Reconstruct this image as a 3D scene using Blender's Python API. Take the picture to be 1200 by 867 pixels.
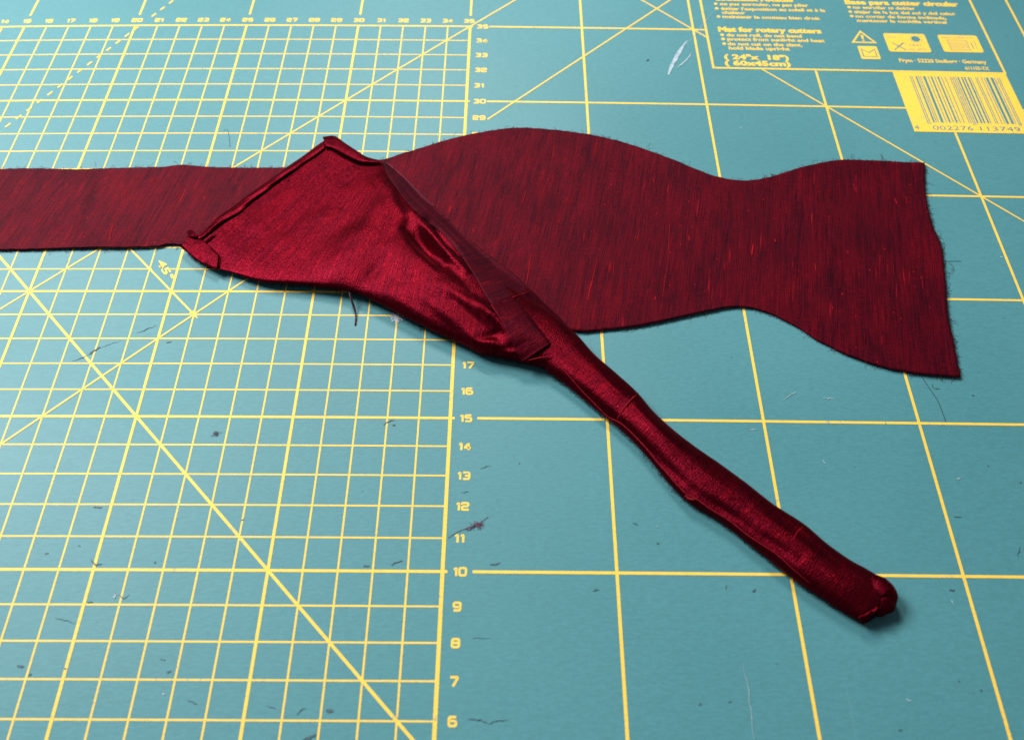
import bpy, bmesh, math, random
import numpy as np
from mathutils import Matrix, Vector
random.seed(7); rng = np.random.default_rng(7)
for o in list(bpy.data.objects): bpy.data.objects.remove(o)
S = bpy.context.scene; COL = S.collection

# ------------------------------------------------------------------ camera
CA = (0.5632, -0.01027, 0.00472); CC = np.array([36.787, 2.187, 23.187]); FPX = 972.9
def rot(a, b, c):
    ca, sa, cb, sb, cc, sc = math.cos(a), math.sin(a), math.cos(b), math.sin(b), math.cos(c), math.sin(c)
    return (np.array([[cc, -sc, 0], [sc, cc, 0], [0, 0, 1]]) @ np.array([[cb, 0, sb], [0, 1, 0], [-sb, 0, cb]])
            @ np.array([[1, 0, 0], [0, ca, -sa], [0, sa, ca]]))
RC = rot(*CA)
cam = bpy.data.objects.new('camera', bpy.data.cameras.new('camera')); COL.objects.link(cam)
m = Matrix([list(RC[i]) + [CC[i] / 100] for i in range(3)] + [[0, 0, 0, 1]]); cam.matrix_world = m
cam.data.sensor_width = 36; cam.data.sensor_fit = 'HORIZONTAL'; cam.data.lens = FPX / 1200 * 36
cam.data.clip_start = 0.005; cam.data.clip_end = 50
cam.data.dof.use_dof = True; cam.data.dof.focus_distance = 0.285; cam.data.dof.aperture_fstop = 13
S.camera = cam
# ------------------------------------------------------------------ light
W = bpy.data.worlds.new('World'); S.world = W; W.use_nodes = True
W.node_tree.nodes['Background'].inputs[0].default_value = (0.80, 0.90, 1.0, 1)
W.node_tree.nodes['Background'].inputs[1].default_value = 0.17
def area(name, loc, target, sx, sy, power, color):
    l = bpy.data.lights.new(name, 'AREA'); l.shape = 'RECTANGLE'; l.size = sx; l.size_y = sy
    l.energy = power; l.color = color
    o = bpy.data.objects.new(name, l); COL.objects.link(o); o.location = loc
    o.rotation_euler = (Vector(target) - Vector(loc)).to_track_quat('-Z', 'Y').to_euler(); return o
area('window_light', (-0.55, 0.72, 1.00), (0.30, 0.26, 0), 0.60, 0.50, 40.0, (0.95, 0.98, 1.0))
area('added_fill_light', (0.26, 0.80, 0.62), (0.30, 0.30, 0), 0.22, 0.18, 6.6, (1.0, 0.97, 0.92))  # added lamp, no known source; placed for nearward falloff and the pouch highlight
S.view_settings.view_transform = 'Standard'; S.view_settings.look = 'None'
S.view_settings.exposure = 0; S.view_settings.gamma = 1; S.view_settings.use_curve_mapping = False
S.render.engine = 'CYCLES'; S.cycles.max_bounces = 6

# ------------------------------------------------------------------ helpers (all in centimetres of the mat's own ruler)
def zmat(x, y):                       # the mat does not lie quite flat
    u = np.clip((np.asarray(x, float) - 37) / 15, -1.75, 1.7); v = np.clip((np.asarray(y, float) - 20) / 15, -1.3, 1.2)
    return -0.099 * u * u + 0.0205 * u ** 3 - 0.0525 * v * v
def px(u, v, z=0.0):                  # point of the photograph -> place on the mat, z cm above it
    d = RC @ np.array([(u - 600) / FPX, -(v - 433.5) / FPX, -1.0])
    Z = z; 
    for _ in range(5):
        t = (Z - CC[2]) / d[2]; P = CC + d * t; Z = float(zmat(P[0], P[1])) + z
    return np.array([P[0], P[1], Z])
def topx(P):
    d = (np.asarray(P) - CC) @ RC
    return np.stack([600 + FPX * d[..., 0] / -d[..., 2], 433.5 - FPX * d[..., 1] / -d[..., 2]], -1)
def obj(name, verts, faces, mat, parent=None, uv=None, smooth=False, kind=None):
    me = bpy.data.meshes.new(name); me.from_pydata([tuple(np.asarray(v, float) / 100) for v in verts], [], faces)
    me.materials.append(mat)
    if smooth: me.polygons.foreach_set('use_smooth', [True] * len(me.polygons))
    if uv is not None:
        ul = me.uv_layers.new(name='UVMap'); li = np.zeros(len(me.loops), int); me.loops.foreach_get('vertex_index', li)
        ul.data.foreach_set('uv', np.asarray(uv, float)[li].ravel())
    me.validate(); me.update()
    o = bpy.data.objects.new(name, me); COL.objects.link(o)
    if parent: o.parent = parent
    if kind: o['kind'] = kind
    return o
def tag(o, label, cat, group=None):
    o['label'] = label; o['category'] = cat
    if group: o['group'] = group
    return o
def crom(pts, n):                     # smooth curve through points, n samples, uniform in point index
    P = np.asarray(pts, float); P = np.vstack([2 * P[0] - P[1], P, 2 * P[-1] - P[-2]])
    out = []
    for s in np.linspace(0, len(pts) - 1 - 1e-9, n):
        i = int(s); t = s - i; a, b, c, d = P[i:i + 4]
        out.append(.5 * ((2 * b) + (-a + c) * t + (2 * a - 5 * b + 4 * c - d) * t * t + (-a + 3 * b - 3 * c + d) * t ** 3))
    return np.array(out)
def arc(pts, n):                      # same, spaced evenly along the curve
    Q = crom(pts, max(200, 12 * len(pts))); L = np.r_[0, np.cumsum(np.linalg.norm(np.diff(Q, axis=0), axis=1))]
    s = np.linspace(0, L[-1], n); return np.stack([np.interp(s, L, Q[:, k]) for k in range(Q.shape[1])], 1)
def ribbon(pts, w, z, closed=False):  # flat strip of print, z cm above the mat
    P = [np.array(p[:2], float) for p in pts]; n = len(P); V = []; F = []
    ws = w if hasattr(w, '__len__') else [w] * n
    for i in range(n):
        a = P[(i - 1) % n] if (closed or i > 0) else None; b = P[(i + 1) % n] if (closed or i < n - 1) else None
        d1 = (P[i] - a) if a is not None else (b - P[i]); d2 = (b - P[i]) if b is not None else d1
        d1 = d1 / (np.linalg.norm(d1) + 1e-9); d2 = d2 / (np.linalg.norm(d2) + 1e-9)
        t = d1 + d2; t /= (np.linalg.norm(t) + 1e-9); nn = np.array([-t[1], t[0]])
        k = 1 / max(.5, abs(nn @ np.array([-d1[1], d1[0]])))
        for s in (.5, -.5):
            q = P[i] + nn * s * ws[i] * k; V.append((q[0], q[1], float(zmat(*q)) + z))
    for i in range(n if closed else n - 1):
        j = (i + 1) % n; F.append((2 * i, 2 * i + 1, 2 * j + 1, 2 * j))
    return V, F
class MB:
    def __init__(s): s.V = []; s.F = []
    def add(s, VF): k = len(s.V); s.V += list(VF[0]); s.F += [tuple(i + k for i in f) for f in VF[1]]; return s
    def obj(s, name, mat, parent=None, **k): return obj(name, s.V, s.F, mat, parent, **k)
def line(a, b, w, z, step=1.0):
    a = np.array(a, float); b = np.array(b, float); n = max(1, int(math.ceil(np.linalg.norm(b - a) / step)))
    return ribbon([a + (b - a) * i / n for i in range(n + 1)], w, z)
def poly(pts, z): return [(p[0], p[1], float(zmat(p[0], p[1])) + z) for p in pts], [tuple(range(len(pts)))]
def tube(P, r, k=6, flat=1.0):        # thread along 3D points
    P = np.asarray(P, float); n = len(P); rs = r if hasattr(r, '__len__') else [r] * n; V = []; F = []
    for i in range(n):
        t = P[min(i + 1, n - 1)] - P[max(i - 1, 0)]; t /= (np.linalg.norm(t) + 1e-9)
        s = np.cross(t, (0, 0, 1)); s = s / (np.linalg.norm(s) + 1e-9) if np.linalg.norm(s) > 1e-6 else np.array([1., 0, 0])
        u = np.cross(s, t)
        for j in range(k):
            a = 2 * math.pi * j / k; V.append(P[i] + s * math.cos(a) * rs[i] + u * math.sin(a) * rs[i] * flat)
    for i in range(n - 1):
        for j in range(k): F.append((i * k + j, i * k + (j + 1) % k, (i + 1) * k + (j + 1) % k, (i + 1) * k + j))
    F.append(tuple(range(k))[::-1]); F.append(tuple((n - 1) * k + j for j in range(k)))
    return V, F
def sheet(T, th, uvf=None):           # T[i][j] top points -> closed sheet of thickness th
    n, mm = T.shape[:2]; V = list(T.reshape(-1, 3)); B = T.copy(); B[..., 2] -= th; V += list(B.reshape(-1, 3)); N = n * mm; F = []
    for i in range(n - 1):
        for j in range(mm - 1):
            a, b, c, d = i * mm + j, (i + 1) * mm + j, (i + 1) * mm + j + 1, i * mm + j + 1
            F.append((a, b, c, d)); F.append((a + N, d + N, c + N, b + N))
    for i in range(n - 1):
        for j in (0, mm - 1):
            a, b = i * mm + j, (i + 1) * mm + j; F.append((a, a + N, b + N, b) if j == 0 else (a, b, b + N, a + N))
    for j in range(mm - 1):
        for i in (0, n - 1):
            a, b = i * mm + j, i * mm + j + 1; F.append((a, b, b + N, a + N) if i == 0 else (a, a + N, b + N, b))
    return V, F
def fnoise(seed, amp, freq, n=6):     # cheap smooth 2D noise
    r = np.random.default_rng(seed); K = r.normal(size=(n, 2)) * freq; ph = r.uniform(0, 6.28, n); A = r.normal(size=n)
    return lambda x, y: amp / math.sqrt(n) * sum(A[i] * np.sin(K[i, 0] * x + K[i, 1] * y + ph[i]) for i in range(n))

# ------------------------------------------------------------------ materials
class NT:
    def __init__(s, name):
        s.m = bpy.data.materials.new(name); s.m.use_nodes = True; s.t = s.m.node_tree; s.b = s.t.nodes['Principled BSDF']
    def n(s, typ, **k):
        nd = s.t.nodes.new(typ)
        for a, b in k.items(): setattr(nd, a, b)
        return nd
    def l(s, a, b): s.t.links.new(a, b)
    def val(s, sock, v):
        if isinstance(v, bpy.types.NodeSocket): s.l(v, sock)
        else: sock.default_value = v
    def noise(s, vec, scale, detail=2, rough=.5, scl=(1, 1, 1), rotz=0):
        mp = s.n('ShaderNodeMapping'); mp.inputs['Scale'].default_value = scl; mp.inputs['Rotation'].default_value = (0, 0, rotz)
        s.l(vec, mp.inputs[0]); nz = s.n('ShaderNodeTexNoise'); nz.inputs['Scale'].default_value = scale
        nz.inputs['Detail'].default_value = detail; nz.inputs['Roughness'].default_value = rough; s.l(mp.outputs[0], nz.inputs[0]); return nz.outputs[0]
    def ramp(s, f, p0, p1, v0=0., v1=1.):
        mr = s.n('ShaderNodeMapRange'); mr.inputs[1].default_value = p0; mr.inputs[2].default_value = p1
        mr.inputs[3].default_value = v0; mr.inputs[4].default_value = v1; s.l(f, mr.inputs[0]); return mr.outputs[0]
    def mix(s, f, a, b, blend='MIX'):
        mx = s.n('ShaderNodeMix', data_type='RGBA', blend_type=blend); s.val(mx.inputs[0], f)
        s.val(mx.inputs[6], a if isinstance(a, bpy.types.NodeSocket) else (*a, 1)); s.val(mx.inputs[7], b if isinstance(b, bpy.types.NodeSocket) else (*b, 1)); return mx.outputs[2]
    def math(s, op, a, b=0.):
        mt = s.n('ShaderNodeMath', operation=op); s.val(mt.inputs[0], a); s.val(mt.inputs[1], b); return mt.outputs[0]
    def bump(s, h, strength, dist):
        bp = s.n('ShaderNodeBump'); bp.inputs['Strength'].default_value = strength; bp.inputs['Distance'].default_value = dist
        s.l(h, bp.inputs['Height']); s.l(bp.outputs[0], s.b.inputs['Normal']); return bp
def plastic(name, base, var, rough, teal=False):
    t = NT(name); g = t.n('ShaderNodeNewGeometry').outputs['Position']
    big = t.noise(g, 9, 3); fine = t.noise(g, 1500, 2); grain = t.noise(g, 420, 3, .6, (1, 3.2, 1))
    c = t.mix(t.ramp(big, .3, .7), base, var)
    c = t.mix(t.math('MULTIPLY', t.ramp(fine, .3, .75), .20), c, tuple(min(1, v * 1.5) for v in base))
    c = t.mix(t.math('MULTIPLY', t.ramp(grain, .35, .75), .26), c, tuple(v * .55 for v in base))
    # hair-fine pale cuts in several directions
    hair = None
    for k, (ang, sc, th) in enumerate([(.5, 60, .735), (-.9, 75, .74), (1.9, 50, .735), (.05, 90, .73), (2.6, 64, .745)]):
        a = t.noise(g, sc, 1.5, .5, (1, 0.03, 1), ang); gate = t.ramp(t.noise(g, 14 + k * 3, 1), .52, .60)
        q = t.math('MULTIPLY', t.ramp(a, th, th + .035), gate); hair = q if hair is None else t.math('MAXIMUM', hair, q)
    pale = (.30, .42, .43) if teal else (.55, .50, .25)
    c = t.mix(t.math('MULTIPLY', hair, .40), c, pale)
    if not teal:                        # print nicked and rubbed through by the blade
        nick = t.math('MULTIPLY', t.ramp(t.noise(g, 900, 2, .6), .60, .68), t.ramp(t.noise(g, 60, 2, .6), .50, .64))
        c = t.mix(t.math('MULTIPLY', t.math('MAXIMUM', nick, t.math('MULTIPLY', hair, .9)), .75), c, (.10, .20, .19))
        c = t.mix(t.math('MULTIPLY', t.ramp(t.noise(g, 130, 3, .6), .45, .75), .22), c, (.50, .40, .14))
    # dark flecks of dirt
    fl = t.math('MULTIPLY', t.ramp(t.noise(g, 420, 2, .6), .725, .77), t.ramp(t.noise(g, 22, 1), .48, .6))
    c = t.mix(t.math('MULTIPLY', fl, .3), c, tuple(v * .25 for v in base))
    t.l(c, t.b.inputs['Base Color'])
    t.l(t.ramp(big, .3, .7, rough - .04, rough + .06), t.b.inputs['Roughness'])
    t.b.inputs['Specular IOR Level'].default_value = .27
    t.bump(t.math('ADD', grain, t.math('MULTIPLY', hair, .8)), .35, .00009)
    return t.m
M_MAT = plastic('mat_teal', (.052, .172, .190), (.063, .196, .215), .50, True)
M_YEL = plastic('print_yellow', (.74, .44, .050), (.78, .49, .065), .52)
def plain(name, c, rough=.6, **k):
    t = NT(name); g = t.n('ShaderNodeNewGeometry').outputs['Position']; f = t.noise(g, k.get('s', 900), 3)
    t.l(t.mix(t.ramp(f, .3, .7), c, tuple(v * k.get('var', .7) for v in c)), t.b.inputs['Base Color']); t.b.inputs['Roughness'].default_value = rough
    t.bump(f, .3, .0002)
    if 'spec' in k: t.b.inputs['Specular IOR Level'].default_value = k['spec']
    return t.m
M_TABLE = plain('table_wood', (.42, .30, .19), .5, s=25)
M_DARK = plain('dark_thread', (.012, .010, .014), .8)
M_RED = plain('red_thread', (.18, .003, .007), .7, spec=.05)
M_BURG = plain('burgundy_thread', (.030, .002, .005), .75)
M_WHITE = plain('white_fluff', (.72, .74, .78), .9)
M_PEN = plain('cut_mark', (.032, .085, .10), .7)
M_SCUFF = plain('scuff_mark', (.34, .43, .48), .7, var=.55)
M_PURP = plain('purple_lint', (.16, .07, .12), .8)
def silk(name, rough, metal, dark, red, slub, ang=0.0, anis=0., weave=1.0, band=.9, spec=.15, cross=.45, fine=0):
    """shot dupioni silk; UV in cm: threads run along V"""
    t = NT(name); uv = t.n('ShaderNodeUVMap').outputs[0]
    weft = t.noise(uv, 32, 2, .65, (1, .035, 1), ang)          # long threads
    weft2 = t.noise(uv, 9, 3, .7, (1, .05, 1), ang)           # streak groups
    bandn = t.noise(uv, 1.6, 2, .5, (1, .25, 1), ang)
    warp = t.noise(uv, 22, 1, .5, (.12, 1.6, 1), ang)         # crossing threads
    cell = t.noise(uv, 26, 1, .5, (1, 1, 1), ang)
    f = t.math('ADD', t.math('MULTIPLY', weft, .75), t.math('MULTIPLY', weft2, 1.2))
    f = t.math('ADD', f, t.math('MULTIPLY', bandn, band)); f = t.math('ADD', f, t.math('MULTIPLY', cell, .9))
    f = t.math('SUBTRACT', f, t.math('MULTIPLY', warp, cross))
    tot = (.75 + 1.2 + band + .9 - cross) / 2
    fac = t.ramp(f, tot - .32, tot + .34)
    mott = t.noise(uv, .55, 3, .6, (1, .55, 1)); grit = t.noise(uv, 34, 1, .5)
    fac = t.math('MULTIPLY', fac, t.ramp(mott, .32, .62, .62, 1.0)); fac = t.math('MULTIPLY', fac, t.ramp(grit, .32, .60, .35, 1.2))
    c = t.mix(fac, dark, red)
    sl = t.math('MULTIPLY', t.ramp(t.noise(uv, 8, 1.5, .5, (1, .06, 1), ang), .63, .76), t.ramp(t.noise(uv, .9, 2, .6, (1, .6, 1)), .50, .66))
    nub = t.ramp(t.noise(uv, 9, 0, .5, (1, .5, 1), ang), .82, .87)
    sl = t.math('MAXIMUM', t.math('MULTIPLY', sl, .75), t.math('MULTIPLY', nub, .7))
    c = t.mix(sl, c, slub)
    t.l(c, t.b.inputs['Base Color'])
    t.b.inputs['Roughness'].default_value = rough; t.b.inputs['Metallic'].default_value = metal
    t.b.inputs['Specular IOR Level'].default_value = spec; t.b.inputs['Specular Tint'].default_value = (1, .22, .30, 1)
    t.b.inputs['Sheen Weight'].default_value = .03; t.b.inputs['Sheen Roughness'].default_value = .45
    t.b.inputs['Sheen Tint'].default_value = (.9, .2, .35, 1)
    if anis:
        t.b.inputs['Anisotropic'].default_value = anis
        tg = t.n('ShaderNodeTangent'); tg.direction_type = 'UV_MAP'; tg.uv_map = 'UVMap'; t.l(tg.outputs[0], t.b.inputs['Tangent'])
    h = t.math('ADD', t.math('MULTIPLY', weft, .9), t.math('ADD', t.math('MULTIPLY', cell, .2), t.math('ADD', t.math('MULTIPLY', sl, .8), t.math('MULTIPLY', warp, .4))))
    if fine:                            # the single yarns of the satin, a quarter millimetre each
        yarn = t.noise(uv, 42, 1, .5, (1, .16, 1), ang); yarn2 = t.noise(uv, 42, 1, .5, (.2, 1, 1), ang)
        h = t.math('ADD', h, t.math('ADD', t.math('MULTIPLY', yarn, .8), t.math('MULTIPLY', yarn2, .25)))
    t.bump(h, .8 * weave, .00022)
    return t.m
M_FLAT = silk('silk_panel', .6, .30, (.017, .0008, .0040), (.112, .0014, .0058), (.30, .005, .008), band=.7, cross=.8, spec=.12)
M_TIE = silk('silk_tie', .36, .85, (.036, .0009, .0040), (.112, .0015, .0052), (.19, .003, .009), band=.6, weave=.85, anis=.65, fine=1)
M_NECK = silk('silk_neck', .42, .7, (.022, .001, .004), (.085, .0014, .0055), (.15, .002, .006), band=.6)
M_SLUB = plain('slub_red', (.27, .005, .008), .7, spec=.05)
M_SEAM = plain('seam_red', (.15, .003, .009), .7, spec=.05)
M_FLAP = silk('silk_flap', .55, .35, (.014, .001, .004), (.080, .0014, .006), (.22, .004, .008), band=.8, spec=.12)

# ------------------------------------------------------------------ setting: table under the mat
V = [(-60, -40, -1.05), (120, -40, -1.05), (120, 90, -1.05), (-60, 90, -1.05)]
V += [(x, y, -3.5) for x, y, z in V]
tb = obj('table_top', V, [(0, 1, 2, 3), (7, 6, 5, 4), (0, 4, 5, 1), (1, 5, 6, 2), (2, 6, 7, 3), (3, 7, 4, 0)], M_TABLE, kind='structure')

# ------------------------------------------------------------------ cutting mat
X0, X1, Y0, Y1 = -1.5, 61.5, -1.5, 46.5
mat = bpy.data.objects.new('cutting_mat', None); COL.objects.link(mat); mat.empty_display_size = .05
tag(mat, 'green-blue self-healing cutting mat with yellow centimetre grid, under everything else', 'cutting mat')
gx = np.linspace(X0, X1, 127); gy = np.linspace(Y0, Y1, 97); T = np.zeros((len(gx), len(gy), 3))
T[..., 0] = gx[:, None]; T[..., 1] = gy[None]; 
for i in range(3):                     # rounded corners
    for j in range(3 - i):
        d = (3 - i - j) * .12
        T[i, j, :2] += d * .5; T[-1 - i, j, 0] -= d * .5; T[-1 - i, j, 1] += d * .5
        T[i, -1 - j, 0] += d * .5; T[i, -1 - j, 1] -= d * .5; T[-1 - i, -1 - j, :2] -= d * .5
T[..., 2] = zmat(T[..., 0], T[..., 1])
obj('mat_body', *sheet(T, .3), M_MAT, mat, smooth=False)
for f in mat.children[0].data.polygons: f.use_smooth = abs(f.normal.z) > .7
Z = .005
class LS:                             # every printed line is a part of its own
    def __init__(s, name): s.name = name
    def add(s, VF): obj(s.name, VF[0], VF[1], M_YEL, mat)
fine, bold, diag, right = LS('grid_line'), LS('thick_grid_line'), LS('angle_line'), LS('border_line')
PB = [px(836, 79.5), px(1178, 87)]      # caution panel lower corners
PX0, PX1, PY0 = PB[0][0], PB[1][0], (PB[0][1] + PB[1][1]) / 2
for y in range(1, 35):
    if y == 21: fine.add(line((0, y), (24.08, y), .051, Z)); fine.add(line((24.62, y), (35, y), .051, Z)); continue
    if y % 5: fine.add(line((0, y), (35, y), .051, Z))
for x in range(1, 35):
    if x % 5: fine.add(line((x, 0), (x, 35), .054, Z + .001))
for y in range(0, 36, 5):
    bold.add(line((0, y), (35.14, y), .085, Z + .002)); right.add(line((35.86, y), (60 if y != 35 else PX0, y), .088, Z + .002))
for x in range(0, 36, 5):
    bold.add(line((x, 0), (x, 35), .090, Z + .003)); right.add(line((x, 35.78), (x, 45), .088, Z + .003))
bold.add(line((35, -.05), (35, 35.05), .112, Z + .0036)); 
for x in range(40, 61, 5):
    top = 45 if not PX0 < x < PX1 else PY0
    right.add(line((x, 0), (x, top), .094, Z + .003))
for k, (a, b, w) in enumerate([((0, 40), (40, 0), .086), ((0, 0), (45, 45), .066), ((10, 35), (45, 0), .066), ((35, 45), (PX0, 80 - PX0), .066),
                   ((80 - PY0, PY0), (60, 20), .066), ((7, 0), (34.86, 27.86), .066), ((35.9, 28.9), (45 + 7, 45), .066)]):
    if k == 2: b = (26.1, 18.9); a = (19.1, 25.9)
    diag.add(line(a, b, w, Z + .004 + .0003 * k))
diag.add(poly([(26.18, 18.82), (25.98, 19.20), (25.80, 19.02)], Z + .0065))
# dashed sixty-degree line
A, B = px(4.6, 151), px(201, 2.8); dv = (B - A)[:2]; L = np.linalg.norm(dv); dv /= L; s = -8 * .62
while s < L + 4:
    a = A[:2] + dv * s; b = a + dv * .27; s += .56
    if a[1] > 34.75 and b[1] < 35.85: continue
    if b[1] > 45: break
    diag.add(line(a, b, .085, Z + .0068))
right.add(line((PX0, PY0), (PX0, 45), .10, Z + .005)); right.add(line((PX1, PY0), (PX1, 45), .10, Z + .005)); right.add(line((PX0 - .05, PY0), (PX1 + .05, PY0), .10, Z + .0057))
# numerals drawn as wide rounded strokes
def rnd(pts, r=.2, closed=False):
    P = [np.array(p, float) for p in pts]; n = len(P); out = []
    for i in range(n):
        if not closed and i in (0, n - 1): out.append(P[i]); continue
        a, b, c = P[i - 1], P[i], P[(i + 1) % n]; ra = min(r, np.linalg.norm(a - b) * .45, np.linalg.norm(c - b) * .45)
        p, q = b + (a - b) / np.linalg.norm(a - b) * ra, b + (c - b) / np.linalg.norm(c - b) * ra
        for t in (0, .33, .67, 1): out.append((1 - t) ** 2 * p + 2 * t * (1 - t) * b + t * t * q)
    return out
w_ = .86
DG = {'0': [([(0, 0), (w_, 0), (w_, 1), (0, 1)], 1)], '1': [([(.02, .78), (.34, 1.0), (.34, -.1)], 0)],
      '2': [([(0, .74), (0, 1), (w_, 1), (w_, .52), (0, .48), (0, 0), (w_ + .1, 0)], 0)],
      '3': [([(-.02, 1), (w_, 1), (w_, 0), (-.02, 0)], 0), ([(.25, .5), (w_ - .02, .5)], 0)],
      '4': [([(w_ * .72, -.1), (w_ * .72, 1), (0, .27), (w_ + .08, .27)], 0)],
      '5': [([(w_, 1), (0, 1), (0, .56), (w_, .56), (w_, 0), (-.02, 0)], 0)],
      '6': [([(w_, 1), (0, 1), (0, 0), (w_, 0), (w_, .56), (.05, .56)], 0)],
      '7': [([(-.05, 1), (w_, 1), (w_, .86), (.30, -.1)], 0)],
      '8': [([(0, 0), (w_, 0), (w_, 1), (0, 1)], 1), ([(.08, .52), (w_ - .08, .52)], 0)],
      '9': [([(0, 0), (w_, 0), (w_, 1), (0, 1), (0, .44), (w_ - .05, .44)], 0)]}
def numeral(s, cx, cy, h=.215, sw=.066, ang=0, left=None):
    mb = MB(); adv = {c: (.34 + .42 if c == '1' else w_ + .42) * h for c in s}; tot = sum(adv[c] for c in s) - .42 * h
    x = cx - tot / 2 if left is None else left
    for c in s:
        for k, (pts, cl) in enumerate(DG[c]):
            P = [(x + p[0] * h, cy + (p[1] - .5) * h) for p in rnd(pts, .24, bool(cl))]
            mb.add(ribbon(P, sw, Z + .001 + .0004 * k, bool(cl)))
        x += adv[c]
    return mb.obj('numeral', M_YEL, mat)
for x in range(1, 36): numeral(str(x), x - (.02 if x < 35 else .06), 35.36 + .03, .20)
for y in range(1, 36): numeral(str(y), 0, y, left=35.32 if y > 9 else 35.36)
# lettering, icons and barcode
def text(s, a, b, cap, z, matl=None, bold=.02, parent=None, name='text_line', ang=None):
    """string from mat point a (left end of baseline) to b, capital height cap cm"""
    cu = bpy.data.curves.new('t', 'FONT'); cu.body = s; cu.size = 1; cu.offset = bold; cu.resolution_u = 2
    o = bpy.data.objects.new('t', cu); COL.objects.link(o); bpy.context.view_layer.update()
    me = bpy.data.meshes.new_from_object(o.evaluated_get(bpy.context.evaluated_depsgraph_get())); bpy.data.objects.remove(o)
    co = np.zeros(len(me.vertices) * 3); me.vertices.foreach_get('co', co); co = co.reshape(-1, 3)
    lo, hi = co[:, 0].min(), co[:, 0].max(); a = np.array(a[:2]); b = np.array(b[:2]); L = np.linalg.norm(b - a); d = (b - a) / L; nn = np.array([-d[1], d[0]])
    u = (co[:, 0] - lo) / (hi - lo) * L; v = co[:, 1] / .729 * cap
    P = a[None] + u[:, None] * d + v[:, None] * nn
    for vtx, p in zip(me.vertices, P): vtx.co = (p[0] / 100, p[1] / 100, (float(zmat(*p)) + z) / 100)
    me.materials.clear(); me.materials.append(matl or M_YEL)
    r = bpy.data.objects.new(name, me); COL.objects.link(r); r.parent = parent or mat; return r
text('45°', px(183.5, 309.5)[:2] + [-.02, .10], px(197, 330)[:2], .26, Z + .007, bold=.03, name='angle_mark')
panel = bpy.data.objects.new('instruction_panel', None); COL.objects.link(panel); panel.parent = mat
def row(s, x0, x1, yb0, yb1, cap, bullet=None, bold=.03):
    a, b = px(x0, yb0), px(x1, yb1); y = (a[1] + b[1]) / 2
    if y > 44.8: return
    text(s, (a[0], y), (b[0], y), cap, Z + .002, bold=bold, parent=panel)
    if bullet is not None:
        c = px(bullet, yb0 - 2); mb = MB(); mb.add(poly([(c[0] + .085 * math.cos(t), y + .10 + .085 * math.sin(t)) for t in np.linspace(0, 6.283, 13)[:-1]], Z + .002)); mb.obj('bullet', M_YEL, panel)
o1 = lambda x: 820 + x / 7.06
o2 = lambda x: 980 + x / 7.06
row('couteaux rotatifs', 838, 929.8, 1.0, 2.6, .33, bold=.05)
row('ne pas enrouler, ne pas plier', o1(170), o1(900), 7.0, 8.2, .22, o1(132))
row("éviter l'exposition au soleil et à la", o1(178), o1(1040), 12.4, 14.2, .22, o1(140))
row('chaleur', o1(185), o1(380), 16.8, 17.2, .22)
row('maintenir le couteau bien droit', o1(190), o1(995), 21.8, 23.6, .22, o1(155))
row('Mat for rotary cutters', o1(155), o1(1010), 37.2, 39.6, .33, bold=.05)
row('do not roll, do not bend', o1(225), o1(845), 43.4, 44.4, .22, o1(185))
row('protect from sunlight and heat', o1(230), o1(1035), 48.2, 49.8, .22, o1(193))
row('do not cut on the slant,', o1(232), o1(850), 53.8, 54.8, .22, o1(202))
row('hold blade upright', o1(243), o1(745), 58.8, 59.4, .22)
row('( 24"x  18")', o1(205), o1(740), 69.8, 70.6, .32, bold=.045)
row('( 60x45cm)', o1(210), o1(755), 77.0, 77.9, .32, bold=.045)
row('Base para cutter circular', o2(75), o2(1015), 5.2, 8.0, .33, bold=.05)
row('no enrollar ni doblar', o2(140), o2(655), 10.8, 12.0, .22, o2(105))
row('alejar de la luz del sol y del calor', o2(150), o2(990), 16.2, 18.2, .22, o2(115))
row('no cortar de forma inclinada,', o2(163), o2(915), 21.2, 23.2, .22, o2(128))
row('mantener la cuchilla vertical', o2(175), o2(915), 26.4, 28.0, .22)
row('Prym · 52220 Stolberg · Germany', 1054, 1157, 72.4, 75.8, .24)
row('611155-TX', 1131.5, 1160, 81.8, 83, .22)
def prect(corners, name, z, matl, r=.08, parent=None):
    P = np.array([px(*c)[:2] for c in corners]); x0 = (P[0, 0] + P[3, 0]) / 2; x1 = (P[1, 0] + P[2, 0]) / 2; y1 = (P[0, 1] + P[1, 1]) / 2; y0 = (P[2, 1] + P[3, 1]) / 2
    q = [p for p in rnd([(x0, y0), (x1, y0), (x1, y1), (x0, y1)], r, True)]; mb = MB(); mb.add(poly(q, z)); mb.obj(name, matl, parent or panel); return x0, x1, y0, y1
# warning triangle
A, B, C_ = [px(*c)[:2] for c in ((1008.3, 37.5), (999.5, 50), (1026, 51))]; A = np.array([(B[0] + C_[0]) / 2, A[1]]); C_[1] = B[1]
mb = MB(); mb.add(ribbon([A, B, C_], .085, Z + .003, True)); mb.obj('warning_sign', M_YEL, panel)
cx = A[0]; mb = MB(); mb.add(poly([(cx - .07, A[1] - .26), (cx + .07, A[1] - .26), (cx + .03, B[1] + .22), (cx - .03, B[1] + .22)], Z + .003))
mb.add(poly([(cx - .045, B[1] + .09), (cx + .045, B[1] + .09), (cx + .045, B[1] + .17), (cx - .045, B[1] + .17)], Z + .003)); mb.obj('exclamation_mark', M_YEL, panel)
x0, x1, y0, y1 = prect([(1004.8, 54.5), (1027.5, 55), (1031.7, 69.7), (1009.5, 69.7)], 'icon_plate', Z + .003, M_YEL, .06)
mb = MB(); w, h = x1 - x0, y1 - y0
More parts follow.
